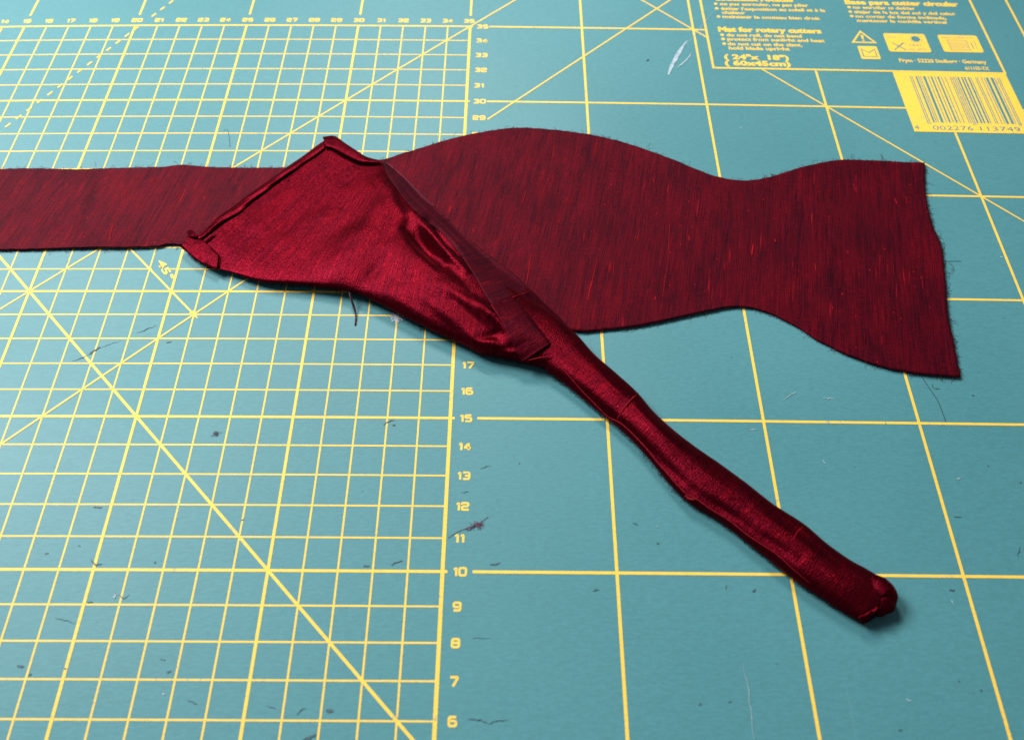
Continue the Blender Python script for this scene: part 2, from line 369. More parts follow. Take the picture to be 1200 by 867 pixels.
mb.add(ribbon([(x0 + .15 * w, y0 + .2 * h), (x0 + .15 * w, y1 - .22 * h), (x0 + .5 * w, y0 + .5 * h), (x1 - .15 * w, y1 - .22 * h), (x1 - .15 * w, y0 + .2 * h)], .05, Z + .005, True)); mb.obj('icon_drawing', M_MAT, panel)
x0, x1, y0, y1 = prect([(1036, 39.7), (1084, 40.4), (1090.5, 61.6), (1041, 61.2)], 'icon_plate', Z + .003, M_YEL, .12)
c = px(1072.8, 46.2); mb = MB(); mb.add(poly([(c[0] + .20 * math.cos(t), c[1] + .20 * math.sin(t)) for t in np.linspace(0, 6.283, 21)[:-1]], Z + .005))
for k in range(12):
    t = k * math.pi / 6; mb.add(line(c[:2] + .23 * np.array([math.cos(t), math.sin(t)]), c[:2] + .28 * np.array([math.cos(t), math.sin(t)]), .035, Z + .005))
c = px(1053.5, 54.8); mb.add(line(c[:2] + (-.26, -.26), c[:2] + (.26, .26), .06, Z + .005)); mb.add(line(c[:2] + (-.26, .26), c[:2] + (.26, -.26), .06, Z + .0056)); mb.obj('icon_drawing', M_MAT, panel)
a = px(1066, 54.5); b = px(1081, 55); text('HEAT', a, (b[0], a[1]), .14, Z + .005, M_MAT, 0, panel, 'icon_text')
a = px(1064, 59); b = px(1086, 59); text('max. 60°C', a, (b[0], a[1]), .13, Z + .005, M_MAT, 0, panel, 'icon_text')
a = px(1040, 45); b = px(1050, 45); text('COLD', a, (b[0], a[1]), .10, Z + .005, M_MAT, -.005, panel, 'icon_text')
x0, x1, y0, y1 = prect([(1098, 41), (1144.6, 42.7), (1152.5, 61.7), (1106.6, 61.7)], 'icon_plate', Z + .003, M_YEL, .12)
w, h = x1 - x0, y1 - y0; mb = MB()
for k in range(9): mb.add(line((x0 + (.24 + .05 * k) * w, y0 + .2 * h), (x0 + (.24 + .05 * k) * w, y0 + .62 * h), .022, Z + .005))
mb.add(ribbon([(x0 + .2 * w, y0 + .12 * h), (x0 + .68 * w, y0 + .12 * h), (x0 + .68 * w, y0 + .7 * h), (x0 + .2 * w, y0 + .7 * h)], .03, Z + .0055, True))
mb.add(line((x0 + .78 * w, y0 + .2 * h), (x0 + .78 * w, y0 + .6 * h), .04, Z + .005)); mb.add(line((x0 + .87 * w, y0 + .2 * h), (x0 + .87 * w, y0 + .7 * h), .03, Z + .005)); mb.obj('icon_drawing', M_MAT, panel)
text('READ CAREFULLY', (x0 + .1 * w, y0 + .8 * h), (x0 + .9 * w, y0 + .8 * h), .12, Z + .005, M_MAT, 0, panel, 'icon_text')
# barcode label
Pq = [px(1046, 84.5), px(1071.3, 154.7), px(1178.5, 88)]; bx0 = (Pq[0][0] + Pq[1][0]) / 2; bx1 = PX1 + .0; by0 = Pq[1][1]; by1 = PY0 - .055
lab = MB(); nx = 12; 
for i in range(nx):
    for j in range(6):
        xs = [bx0 + (bx1 - bx0) * (i + q) / nx for q in (0, 1)]; ys = [by0 + (by1 - by0) * (j + q) / 6 for q in (0, 1)]
        lab.add(poly([(xs[0], ys[0]), (xs[1], ys[0]), (xs[1], ys[1]), (xs[0], ys[1])], Z + .0075))
lab = lab.obj('barcode_label', M_YEL, mat)
code = '4002276113749'
Lc = ['0001101', '0011001', '0010011', '0111101', '0100011', '0110001', '0101111', '0111011', '0110111', '0001011']
Gc = [''.join('1' if c == '0' else '0' for c in s)[::-1] for s in Lc]; Rc = [''.join('1' if c == '0' else '0' for c in s) for s in Lc]
par = 'LGLLGG'; bits = '101' + ''.join((Lc if p == 'L' else Gc)[int(c)] for p, c in zip(par, code[1:7])) + '01010' + ''.join(Rc[int(c)] for c in code[7:]) + '101'
ba = px(1066, 91); bxs = ba[0]; bxe = bx1 - .35; mw = (bxe - bxs) / len(bits); yt = by1 - .25; yb = px(1090, 144)[1]
bars = MB(); i = 0
while i < len(bits):
    j = i
    while j < len(bits) and bits[j] == bits[i]: j += 1
    if bits[i] == '1':
        low = yb - (.12 if i < 3 or i > 90 or 44 < i < 50 else 0); xm = bxs + mw * (i + j) / 2
        bars.add(line((xm, low), (xm, yt), mw * (j - i) * .92, Z + .0095, 1.0))
    i = j
bars.obj('barcode_bars', M_MAT, lab)
yd = by0 + .13; text('4', (bxs - .62, yd), (bxs - .42, yd), .27, Z + .0095, M_MAT, .0, lab, 'barcode_digits')
text('002276', (bxs + 3.5 * mw, yd), (bxs + 44 * mw, yd), .27, Z + .0095, M_MAT, .0, lab, 'barcode_digits')
text('113749', (bxs + 51 * mw, yd), (bxe - 3.5 * mw, yd), .27, Z + .0095, M_MAT, .0, lab, 'barcode_digits')
# wear on the mat: pale scuffs and dark cuts
sc = MB()
def mark(mb, pts, w, z=Z + .010, jit=.012):
    P = arc([px(*p)[:2] for p in pts], 9); n = len(P); ws = [w * (.25 + .9 * math.sin(math.pi * (i + .3) / (n - .3))) * random.uniform(.6, 1.2) for i in range(n)]
    P = P + rng.normal(size=P.shape) * jit; mb.add(ribbon(P, ws, z + random.random() * .002))
for pts, w in [([(838, 12), (815, 41), (800, 58)], .035), ([(806, 48), (797, 60), (790, 72), (783, 88)], .16), ([(799, 58), (791, 72), (786, 82)], .13), ([(811, 62), (803, 72), (794, 80)], .07),
               ([(801, 53), (795, 64)], .10), ([(1092, 67), (1098, 61)], .02), ([(918, 469), (926, 463), (933, 459)], .03), ([(965, 467), (978, 467)], .03), ([(878, 504), (886, 503)], .045),
               ([(964, 539), (967, 543)], .03), ([(1121, 562), (1125, 560)], .05), ([(871, 777), (877, 812), (884, 866)], .022), ([(1115, 702), (1118, 709)], .03), ([(134, 694), (135, 700)], .07),
               ([(472, 767), (474, 764)], .03), ([(190, 812), (194, 813)], .03), ([(868, 150), (868, 151)], .03), ([(1172, 301), (1175, 302)], .05), ([(1061, 819), (1068, 821)], .02), ([(770, 617), (771, 618)], .03)]:
    mark(sc, pts, w if w > .06 else w * .7)
for pts, w in [([(735, 44), (746, 41)], .10), ([(708, 20), (713, 26)], .04), ([(690, 52), (698, 50)], .10), ([(745, 67), (760, 70)], .06)]: pass
sc.obj('pale_scuffs', M_SCUFF, mat, kind='stuff')
dk = MB()
for pts, w in [([(104, 416), (112, 410), (118, 407)], .07), ([(85, 423), (97, 419), (108, 414)], .03), ([(118, 408), (130, 403), (142, 399)], .02), ([(160, 390), (172, 386), (184, 381)], .03), ([(195, 402), (201, 400)], .04),
               ([(107, 656), (112, 661), (120, 660)], .06), ([(103, 705), (108, 705)], .05), ([(139, 696), (145, 700), (152, 696)], .025), ([(64, 723), (77, 727), (88, 730)], .018), ([(312, 826), (318, 828), (324, 829)], .025),
               ([(382, 831), (386, 832), (390, 832)], .10), ([(348, 838), (351, 833), (358, 828)], .03), ([(355, 866), (362, 864), (370, 860)], .09), ([(425, 663), (433, 663)], .05), ([(458, 661), (465, 659), (472, 657)], .04),
               ([(574, 662), (580, 661), (586, 659)], .045), ([(550, 748), (562, 747), (575, 748)], .018), ([(449, 498), (455, 494), (462, 492)], .05), ([(548, 842), (560, 843), (572, 848)], .035), ([(572, 848), (580, 845), (597, 843)], .025),
               ([(110, 595), (116, 594), (120, 594)], .05), ([(250, 508), (255, 508)], .12), ([(695, 692), (701, 690)], .05), ([(850, 690), (851, 686)], .03), ([(882, 693), (885, 690)], .05), ([(742, 613), (747, 614)], .04),
               ([(1112, 691), (1119, 691)], .07), ([(1117, 605), (1126, 606)], .03), ([(1092, 449), (1094, 455), (1102, 456)], .03), ([(1138, 463), (1142, 464)], .03), ([(218, 820), (224, 822), (231, 825)], .03), ([(188, 772), (194, 773)], .03),
               ([(20, 780), (28, 781)], .08), ([(757, 71), (761, 71)], .10), ([(945, 692), (946, 695)], .03), ([(1195, 640), (1192, 652)], .03), ([(541, 577), (550, 575)], .03), ([(575, 545), (562, 549)], .02), ([(650, 445), (690, 452)], .008),
               ([(583, 390), (600, 395)], .01), ([(560, 432), (575, 440)], .01), ([(1037, 493.5), (1038, 498)], .02)]:
    mark(dk, pts, w * .75)
r2 = random.Random(3)
for _ in range(22):
    u, v = r2.uniform(0, 1200), r2.uniform(300, 866); a = r2.uniform(0, 6.3); l = r2.uniform(1, 5)
    mark(dk, [(u, v), (u + l * math.cos(a), v + .6 * l * math.sin(a))], r2.uniform(.008, .03))
dk.obj('cut_marks', M_PEN, mat, kind='stuff')

# ------------------------------------------------------------------ flat silk panel (strap, bow wing, flared end)
pan = bpy.data.objects.new('silk_panel', None); COL.objects.link(pan)
tag(pan, 'flat unsewn dark red silk cut-out, narrow strap at left, flared wing at right', 'fabric')
top = [(-150, 201), (-60, 200), (0, 199), (40, 198), (90, 199), (140, 197.5), (190, 196.5), (212, 194), (250, 196.5), (290, 197), (330, 197), (390, 196), (448, 188), (470, 181), (500, 172), (530, 163.5), (560, 157), (600, 151), (640, 152), (690, 158),
       (730, 167), (780, 184.5), (820, 201), (845, 209), (872, 212), (900, 208.5), (940, 196.5), (975, 189.5), (1000, 188.5), (1040, 190), (1083, 192)]
bot = [(-150, 296), (-60, 295), (0, 293.5), (50, 292.5), (100, 291), (150, 291), (182, 290), (210, 287), (300, 300), (400, 325), (500, 357), (600, 380), (675, 388.5), (700, 388), (740, 383.5), (780, 376), (820, 367), (855, 360.5), (880, 361.5), (900, 367),
       (930, 381), (960, 400), (1000, 419), (1040, 432), (1080, 439), (1125, 443)]
rgt = [(1083, 192), (1084.5, 232), (1092, 264), (1103, 292), (1107, 330), (1111, 375), (1118, 408), (1125, 443)]
NI, NJ = 420, 90
def edge(pts, n):
    C = crom([px(*p, .06)[:2] for p in pts], 1500); x = np.linspace(C[0, 0], C[-1, 0], n); return np.stack([x, np.interp(x, C[:, 0], C[:, 1])], 1)
eT, eB = edge(top, NI), edge(bot, NI); eR = arc([px(*p, .06)[:2] for p in rgt], NJ)[::-1]
w1 = fnoise(1, .016, 1.0); w2 = fnoise(2, .018, .45); jag = fnoise(5, .010, 14, 14)
T = np.zeros((NI, NJ, 3)); chord = eB[-1][None] + (eT[-1] - eB[-1])[None] * np.linspace(0, 1, NJ)[:, None]; off = eR - chord
jl = np.linspace(0, 1, NJ)
for i in range(NI):
    T[i, :, :2] = eB[i] + (eT[i] - eB[i]) * jl[:, None] + off * (i / (NI - 1)) ** 14
jj = np.abs(jl * 2 - 1) ** 30
T[..., 1] += (jag(T[..., 0], T[..., 1] * .3)) * jj[None]
T[..., 0] += jag(T[..., 1], T[..., 0] * .3) * (np.linspace(0, 1, NI) ** 200)[:, None]
def ztop(x, y, e): return zmat(x, y) + .075 + w1(x, y) + np.abs(w2(x, y)) + .035 * e
ed = np.maximum(np.exp(-jl * 14), .5 * np.exp(-(1 - jl) * 14))[None] * (1 + .6 * np.sin(T[..., 0] * .9))
ed = np.maximum(ed, np.exp(-(1 - np.linspace(0, 1, NI))[:, None] * 40))
T[..., 2] = ztop(T[..., 0], T[..., 1], ed)
V, F = sheet(T, .035)
th = math.radians(11); uv = [(v[0] * math.cos(th) - v[1] * math.sin(th), v[0] * math.sin(th) + v[1] * math.cos(th)) for v in V]
obj('cloth', V, F, M_FLAT, pan, uv=uv, smooth=True)
PT = T
def panel_z(x, y): return float(zmat(x, y)) + .08 + abs(float(w2(x, y))) + float(w1(x, y))
def fray(name, edges, mat_, parent, n, ln, seedv, zoff=.05, rad=.0045):
    r = random.Random(seedv); mb = MB()
    for _ in range(n):
        P, sgn = r.choice(edges); i = r.randrange(2, len(P) - 2); p = np.array(P[i][:2]); t = np.array(P[i + 1][:2]) - np.array(P[i - 1][:2]); t /= np.linalg.norm(t); nn = np.array([-t[1], t[0]]) * sgn
        L = ln * (r.random() ** 3 * 3 + .35); a = r.gauss(0, .9); cur = r.gauss(0, 1.2); q = p - nn * .05; pts = []
        z0 = (P[i][2] if len(P[i]) > 2 else float(zmat(*p)) + zoff)
        for k in range(6):
            z = z0 - (z0 - float(zmat(*q)) - .012) * min(1, k / 4); pts.append((q[0], q[1], z)); d = nn * math.cos(a) + t * math.sin(a); q = q + d * L / 5; a += cur * .3
        mb.add(tube(pts, rad, 3))
    return mb.obj(name, mat_, parent, kind='stuff')
fray('frayed_edge', [(T[:, -1], 1), (T[:, -1], 1), (T[:, 0], -1), (T[-1, ::-1], 1)], M_BURG, pan, 4600, .10, 4, rad=.004)
fray('frayed_edge', [(T[:, -1], 1), (T[-1, ::-1], 1)], M_DARK, pan, 280, .18, 5, rad=.0035)
# slubs: thick bright yarns lying in the weave
sb = []
def on_panel(p, dz=.004):
    q = px(*p, .08); return np.array([q[0], q[1], panel_z(q[0], q[1]) + dz])
for a, b, r_ in [((700, 303), (689, 353), .020), ((693, 330), (689, 354), .030), ((622, 300), (617, 334), .022), ((785, 255), (783, 300), .016), ((784, 300), (776, 350), .014), ((685, 272), (684, 284), .018), ((720, 305), (718, 324), .014),
                 ((807, 276), (808, 283), .03), ((883, 286), (881, 300), .045), ((765, 208), (767, 214), .03), ((1050, 332), (1051, 350), .015), ((1099, 364), (1100, 372), .03), ((930, 330), (929, 356), .014), ((955, 308), (956, 318), .025),
                 ((908, 280), (909, 284), .03), ((617, 222), (612, 240), .02), ((650, 166), (648, 186), .014), ((700, 160), (697, 185), .014), ((1048, 232), (1052, 240), .03), ((133, 262), (127, 284), .035), ((212, 218), (206, 232), .02),
                 ((114, 205), (84, 288), .008), ((150, 220), (146, 232), .02), ((1034, 393), (1033, 415), .013), ((720, 430 - 60), (705, 372), .01), ((1000, 215), (1003, 225), .02), ((640, 215), (628, 262), .010)]:
    P = np.array([on_panel(tuple(np.array(a) + (np.array(b) - a) * t)) for t in np.linspace(0, 1, 9)]); 
    mb = MB(); mb.add(tube(P, [max(.002, r_ * .72 * math.sin(math.pi * (k + .5) / 9.5) ** .7) for k in range(9)], 5, .45)); mb.obj('slub', M_SLUB, pan, smooth=True)
def thread(name, pts, r_, mat_, parent, z=.02, z0=None, k=5):
    n = len(pts); P = [px(*p, (z if z0 is None or i else z0)) for i, p in enumerate(pts)]
    mb = MB(); mb.add(tube(arc(P, 26), r_, k)); return mb.obj(name, mat_, parent, smooth=True)
thread('loose_thread', [(1078, 438), (1088, 453), (1098, 468), (1104, 482), (1108, 494)], .007, M_DARK, pan)
thread('loose_thread', [(1104, 305), (1112, 306), (1118, 306), (1127, 306)], .006, M_DARK, pan)
thread('loose_thread', [(1104, 306), (1114, 309), (1117, 315), (1113, 320), (1108, 317)], .006, M_DARK, pan, z=.05)
thread('loose_thread', [(1030, 190), (1034, 184), (1031, 180)], .005, M_DARK, pan, z=.06)
thread('loose_thread', [(1041, 190), (1035, 186), (1032, 181)], .006, M_DARK, pan, z=.06)
thread('loose_thread', [(1000, 188), (997, 183), (1001, 181)], .006, M_DARK, pan, z=.06)

# ------------------------------------------------------------------ half-turned tie: flattened pouch running into a stuffed tube
tie = bpy.data.objects.new('turned_tie', None); COL.objects.link(tie)
tag(tie, 'shiny crimson silk tie half, partly turned out, wide open pouch narrowing to a rolled tube', 'fabric tube')
#      L lower px      U upper px      zL   zU   h   e    bottom
K = [((213, 291), (383, 164), .22, .24, .08, .55, .13),
     ((238, 309), (399, 171), .24, .30, .10, .55, .13),
     ((272, 320), (418, 181), .26, .26, .14, .60, .13),
     ((306, 330), (434, 187), .30, .18, .20, .65, .14),
     ((345, 333), (448, 192), .34, .16, .26, .70, .14),
     ((385, 337), (458, 203), .38, .18, .34, .75, .14),
     ((415, 343), (471, 220), .40, .22, .42, .80, .14),
     ((445, 356), (488, 240), .42, .25, .50, .85, .14),
     ((474, 371), (510, 258), .42, .25, .56, .85, .14),
     ((505, 386), (534, 282), .40, .25, .58, .85, .14),
     ((537, 400), (556, 305), .38, .22, .58, .85, .14),
     ((563, 413), (584, 330), .35, .20, .58, .85, .13),
     ((588, 419), (612, 348), .33, .20, .56, .85, .13),
     ((612, 425), (640, 366), .32, .20, .52, .80, .10),
     ((636, 431), (660, 381), .30, .24, .46, .75, .08),
     ((655, 443), (678, 395), .30, .30, .43, .9, .05),
     ((683, 466), (697, 416), .32, .34, .41, .98, .03),
     ((707, 486), (725, 441), .30, .34, .41, .98, .03),
     ((725, 500), (747, 462), .28, .34, .41, .98, .03),
     ((745, 520), (766, 484), .30, .34, .41, .98, .03),
     ((766, 543), (792, 507), .30, .34, .41, .98, .03),
     ((790, 572), (820, 528), .28, .34, .41, .98, .03),
     ((811, 590), (843, 544), .28, .34, .41, .98, .03),
     ((845, 610), (874, 567), .28, .34, .41, .98, .03),
     ((872, 631), (905, 591), .28, .34, .41, .98, .03),
     ((900, 653), (941, 614), .30, .36, .41, .98, .03),
     ((930, 677), (968, 637), .30, .36, .41, .98, .03),
     ((963, 699), (994, 656), .30, .36, .41, .98, .03),
     ((988, 716), (1014, 667), .28, .36, .39, .98, .03),
     ((1003, 725), (1030, 677), .25, .34, .32, .7, .03),
     ((1010, 729), (1036, 685), .20, .32, .31, .7, .03),
     ((1013, 730), (1038, 693), .17, .30, .29, .7, .03)]
def perp(K):                          # on the tube pair the two outlines square to its axis, as its cross threads run
    D = arc([k[0] for k in K], 900); DW = np.array([px(*p)[:2] for p in D]); DU = np.array([px(*k[1])[:2] for k in K]); out = list(K)
    for i in range(15, len(K) - 3):
        ax = DU[min(i + 2, len(K) - 1)] - DU[i - 2]; ax /= np.linalg.norm(ax); w = DW - DU[i]; d = np.abs(w @ ax) + (np.linalg.norm(w, axis=1) > 3) * 9
        p = D[int(np.argmin(d))]
        if i == 15: p = (p + np.array(K[i][0])) / 2
        out[i] = (tuple(p),) + tuple(K[i][1:])
    return out
K = perp(K)
NS, NR, NB = 520, 80, 26
kk = crom([list(a) + list(b) + [c, d, e, f, g] for a, b, c, d, e, f, g in K], NS)
jagL = fnoise(21, .9, .35, 8); jagU = fnoise(22, .9, .30, 8); hn = fnoise(23, .03, 1.1, 6)
# folds: (from px, to px, half-width px, height cm); negative = hollow
FOLD = [((478, 264), (518, 308), 8, -.46), ((503, 256), (536, 298), 6, -.40), ((484, 250), (545, 318), 5, .22), ((468, 236), (560, 352), 6, -.07), ((446, 210), (480, 262), 8, .08), ((395, 320), (462, 226), 17, .14), ((352, 300), (425, 248), 12, -.08), ((270, 290), (350, 232), 10, .05), ((262, 300), (330, 262), 6, -.035), ((320, 300), (400, 262), 7, -.04), ((340, 215), (420, 190), 7, -.04), ((400, 300), (470, 285), 8, .05), ((300, 320), (400, 225), 12, .05),
        ((330, 265), (430, 200), 14, -.05), ((440, 332), (540, 322), 7, -.05), ((470, 300), (600, 392), 20, .12), ((430, 345), (560, 395), 14, -.08), ((570, 370), (590, 400), 8, -.10), ((255, 262), (300, 245), 8, .04), ((415, 205), (450, 235), 10, .05),
        ((540, 395), (600, 412), 8, .10), ((560, 398), (585, 388), 5, -.10), ((585, 410), (612, 405), 5, -.10),
        ((668, 446), (712, 485), 6, -.07), ((712, 485), (765, 530), 6, -.08), ((765, 530), (810, 572), 6, -.08), ((815, 576), (875, 614), 6, -.08), ((880, 620), (935, 655), 6, -.06), ((690, 428), (735, 470), 7, .05), ((745, 480), (800, 536), 8, .06),
        ((810, 545), (868, 588), 8, .05), ((880, 596), (950, 648), 9, .05), ((950, 655), (1010, 700), 7, .04), ((905, 600), (985, 660), 5, -.035), ((760, 478), (830, 538), 5, -.035), ((530, 352), (585, 398), 5, -.09), ((500, 350), (560, 400), 6, .07), ((515, 335), (575, 372), 5, .06), ((556, 352), (590, 385), 5, .10), ((420, 338), (455, 300), 7, -.08), ((455, 345), (500, 372), 6, .06)]
def segd(P, a, b):
    a = np.array(a, float); b = np.array(b, float); t = np.clip(((P - a) @ (b - a)) / ((b - a) @ (b - a)), 0, 1); return np.linalg.norm(P - (a + t[..., None] * (b - a)), axis=-1), t
tt = np.r_[np.linspace(0, math.pi, NR), np.linspace(math.pi, 2 * math.pi, NB + 2)[1:-1]]; NV = len(tt)
BD = np.zeros((NS, NV, 3)); PXY = np.zeros((NS, NV, 2))
crs = fnoise(30, .020, 5.0, 10); crs2 = fnoise(31, .010, 13, 12)
alen = 0; UVb = np.zeros((NS, NV, 2)); prev = None
for i in range(NS):
    l0, l1, u0, u1, zl, zu, h, e, zb = kk[i]
    s = i / NS * 60
    tubeness = np.clip((l0 - 610) / 60, 0, 1)
    Lp = px(l0, l1 + jagL(s, 0) * .9 , zl); Up = px(u0, u1 + jagU(s, 3) * .7, zu)
    a = (1 - np.cos(tt)) / 2; base = Lp[None] + (Up - Lp)[None] * a[:, None]; sn = np.sin(tt)
    cen = (Lp + Up) / 2
    if prev is not None: alen += np.linalg.norm(cen - prev)
    prev = cen
    up = sn > 0; z = base[:, 2].copy()
    z[up] += h * sn[up] ** (e * 1.0)
    zbm = zmat(base[:, 0], base[:, 1]) + zb
    z[~up] += (zbm - z)[~up] * np.minimum(1, np.abs(sn[~up]) ** .6)
    base[:, 2] = z
    q = topx(base); add = np.zeros(NV)
    for fa, fb, fw, fh in FOLD:
        d, t = segd(q, fa, fb); add += fh * np.exp(-(d / fw) ** 2) * (.35 + .65 * np.sin(math.pi * np.clip(t, .08, .92)))
    wgt = np.clip(sn, 0, 1) ** .5
    base[:, 2] += np.where(up, add * wgt, 0)
    # small transverse puckers on the tube and soft wrinkles on the pouch
    pk = .005 * np.sin(alen * 7.5 + 2 * np.sin(alen * 1.7)) * np.sin(alen * 2.1) * (.3 + .7 * a)
    base[:, 2] += np.where(up, wgt * (tubeness * (pk + crs(alen * .5, a * .6) * .30) + (1 - tubeness) * (crs(base[:, 0] * .4, base[:, 1] * .4) * .9)), 0)
    base[:, 2] = np.maximum(base[:, 2], zbm)
    BD[i] = base
    ar = np.r_[0, np.cumsum(np.linalg.norm(np.diff(base, axis=0), axis=1))]
    UVb[i, :, 0] = alen; UVb[i, :, 1] = ar
# threads on the pouch follow the piece, fanning from open end to tube
V = list(BD.reshape(-1, 3)); F = []
for i in range(NS - 1):
    for j in range(NV): F.append((i * NV + j, (i + 1) * NV + j, (i + 1) * NV + (j + 1) % NV, i * NV + (j + 1) % NV))
UVl = [tuple(u) for u in UVb.reshape(-1, 2)]
# ends: the rings tuck inward, so each end reads as an opening in folded cloth
for end, i0, dr in ((0, 0, 1), (1, NS - 1, -1)):
    ring = BD[i0]; c = ring.mean(0); ax = BD[i0 + dr * 14].mean(0) - c; ax /= np.linalg.norm(ax); last = [i0 * NV + j for j in range(NV)]
    for k, (sh, dep) in enumerate([(.93, -.02), (.82, .0), (.72, .10), (.60, .35), (.4, .6)]):
        if end == 0: sh = 1 - (1 - sh) * .25
        R = c + (ring - c) * [1, 1, sh] if end == 0 else c + (ring - c) * sh
        if end == 0: R = R.copy(); 
        R = R + ax * dep; st = len(V); V += list(R); UVl += [tuple(u) for u in UVb[i0]]
        for j in range(NV):
            q = (last[j], last[(j + 1) % NV], st + (j + 1) % NV, st + j); F.append(q if end == 0 else q[::-1])
        last = [st + j for j in range(NV)]
    F.append(tuple(last))
body = obj('cloth', V, F, M_TIE, tie, uv=UVl, smooth=True)
# lookup of the tie's upper surface under a point of the photograph
TP = BD[:, 2:NR - 2].reshape(-1, 3); TQ = topx(TP)
def on_tie(p, dz=.02):
    d = np.sum((TQ - np.array(p)) ** 2, 1); i = np.argpartition(d, 5)[:6]; w = 1 / (d[i] + .3); P = (TP[i] * w[:, None]).sum(0) / w.sum()
    if d[i].min() > 30: P = px(*p, .1)
    v = CC - P; v /= np.linalg.norm(v); q = px(*p, P[2] - float(zmat(P[0], P[1])) + dz); return q
def strip(name, A, B, mat_, parent, n=90, mm=12, lift=.03, bulge=.05, th=.03, zA=None, zB=None, uvr=0, low=None, rough=0):
    """cloth strip between two lines seen in the photograph, resting on the tie"""
    A = arc(A, n); B = arc(B, n); T = np.zeros((n, mm, 3)); nz = fnoise(len(name) + n, .012, 4)
    for i in range(n):
        for j in range(mm):
            t = j / (mm - 1); p = A[i] * (1 - t) + B[i] * t; q = on_tie(p, 0); zz = q[2] - float(zmat(q[0], q[1]))
            T[i, j] = (p[0], p[1], zz)
    Zs = T[..., 2].copy()
    for _ in range(10):
        Zp = np.pad(Zs, 1, mode='edge'); Zs = np.maximum(T[..., 2], (Zp[:-2, 1:-1] + Zp[2:, 1:-1] + Zp[1:-1, :-2] + Zp[1:-1, 2:]) / 4)
    for i in range(n):
        for j in range(mm):
            t = j / (mm - 1); z = Zs[i, j] + lift + bulge * math.sin(math.pi * t) ** .7 + nz(i * .08, j * .15) * (1 if bulge else .5)
            if zA is not None: z = z * min(1, t * 2.2) + zA * (1 - min(1, t * 2.2))
            if zB is not None: z = z * min(1, (1 - t) * 2.2) + zB * (1 - min(1, (1 - t) * 2.2))
            T[i, j] = px(T[i, j, 0], T[i, j, 1], max(z, .10))
    V, F = sheet(T, th); L = np.r_[0, np.cumsum(np.linalg.norm(np.diff(T[:, 0], axis=0), axis=1))]
    uv = [(L[i], np.linalg.norm(T[i, j] - T[i, 0])) for i in range(n) for j in range(mm)] * 2
    return obj(name, V, F, mat_, parent, uv=uv, smooth=True)
# rolled hem along the open mouth
strip('mouth_hem', [(228, 277), (237, 273.5), (255, 255), (272, 243), (289, 230), (307, 217), (320, 208), (334, 198), (347, 189), (360, 180), (380, 166)],
      [(230, 281), (236, 280), (255, 265.5), (268, 257), (281, 249), (297, 235.5), (317, 220), (327, 213), (337, 205), (350, 196.5), (367, 185.5), (381, 174)], M_TIE, tie, 110, 14, .04, .075, .04)
strip('corner_fold', [(212, 289), (222, 298), (234, 306.5), (245, 312), (254, 316)], [(221, 275.5), (229, 278), (237, 281), (247, 289), (256, 298)], M_TIE, tie, 50, 16, .07, .05, .04)
strip('side_hem', [(378, 160.5), (392, 159.5), (404, 167.5), (420, 178), (430, 184), (446, 188)], [(382, 172), (389, 173), (400, 179.5), (414, 186.5), (426, 190.5), (446, 191)], M_TIE, tie, 70, 12, .13, .06, .035)
strip('corner_tuck', [(219, 272.5), (222, 269.5), (226, 270), (229, 273)], [(221, 277.5), (225, 279), (229, 279), (232, 278)], M_TIE, tie, 16, 8, .14, .05, .04)
# raw seam allowance lying beside the fold and over the neck of the tube
O = [(450, 188), (462, 199), (478, 213), (499, 233), (520, 251), (533, 266), (560, 289), (590, 311), (607, 325), (617, 335), (625, 342), (640, 357), (655, 371), (668, 383)]
I = [(448, 191), (455, 207), (466, 222), (479, 239), (498, 257), (514, 270), (530, 287), (545, 306), (556, 323), (566, 341), (577, 358), (587, 376), (598, 398), (612, 423)]
strip('seam_allowance', O[:11], I[:11], M_FLAP, tie, 130, 22, .035, .0, .03, zA=.13)
strip('neck_fold', [(617, 337), (625, 342), (640, 357), (655, 371), (670, 387)], [(575, 357), (587, 376), (598, 398), (612, 424)], M_NECK, tie, 60, 30, .055, .0, .03, zA=.15)
# stitched seam ridge along the tube and puckers across it
seam = [(647, 421), (665, 438.5), (682, 458), (707, 483), (715, 490), (725, 494), (735, 502), (748, 515), (760, 528), (770, 541), (780, 552), (792, 566), (805, 579), (814, 583), (834, 597), (854, 609), (874, 625), (890, 636), (910, 649), (930, 667), (950, 684)]
def ridge(name, pts, r_, mat_, n, dz=0, flat=.7, taper=True):
    Q = arc(pts, n); P = np.array([on_tie(p, dz) for p in Q])
    if n > 20:
        for _ in range(6): P[1:-1] = (P[:-2] + P[2:] + 2 * P[1:-1]) / 4
    rr = [r_ * (math.sin(math.pi * (k + .5) / n) ** .35 if taper else 1) * (1 + .25 * math.sin(k * 1.7) * math.sin(k * .43)) for k in range(n)]
    mb = MB(); mb.add(tube(P, rr, 8, flat)); V = mb.V; uv = [(k // 8 * .1, (k % 8) * .05) for k in range(len(V))]
    return obj(name, V, mb.F, mat_, tie, uv=uv, smooth=True)
ridge('seam', seam, .030, M_SEAM, 220, .0)
ridge('seam', [(612, 424), (628, 420), (645, 417)], .020, M_RED, 24, .06)
ridge('pucker', [(748, 460.5), (741, 467), (732, 477), (727, 485), (723, 492)], .035, M_SEAM, 24, .0)
ridge('pucker', [(803, 580), (808, 584), (815, 585)], .055, M_SEAM, 12, .0)
ridge('slub', [(582, 357), (600, 349), (621, 341)], .018, M_RED, 20, .04)
ridge('slub', [(747, 462), (740, 468), (733, 476)], .016, M_RED, 20, .04)
ridge('slub', [(941, 617), (934, 624), (930, 632)], .018, M_RED, 20, .0)
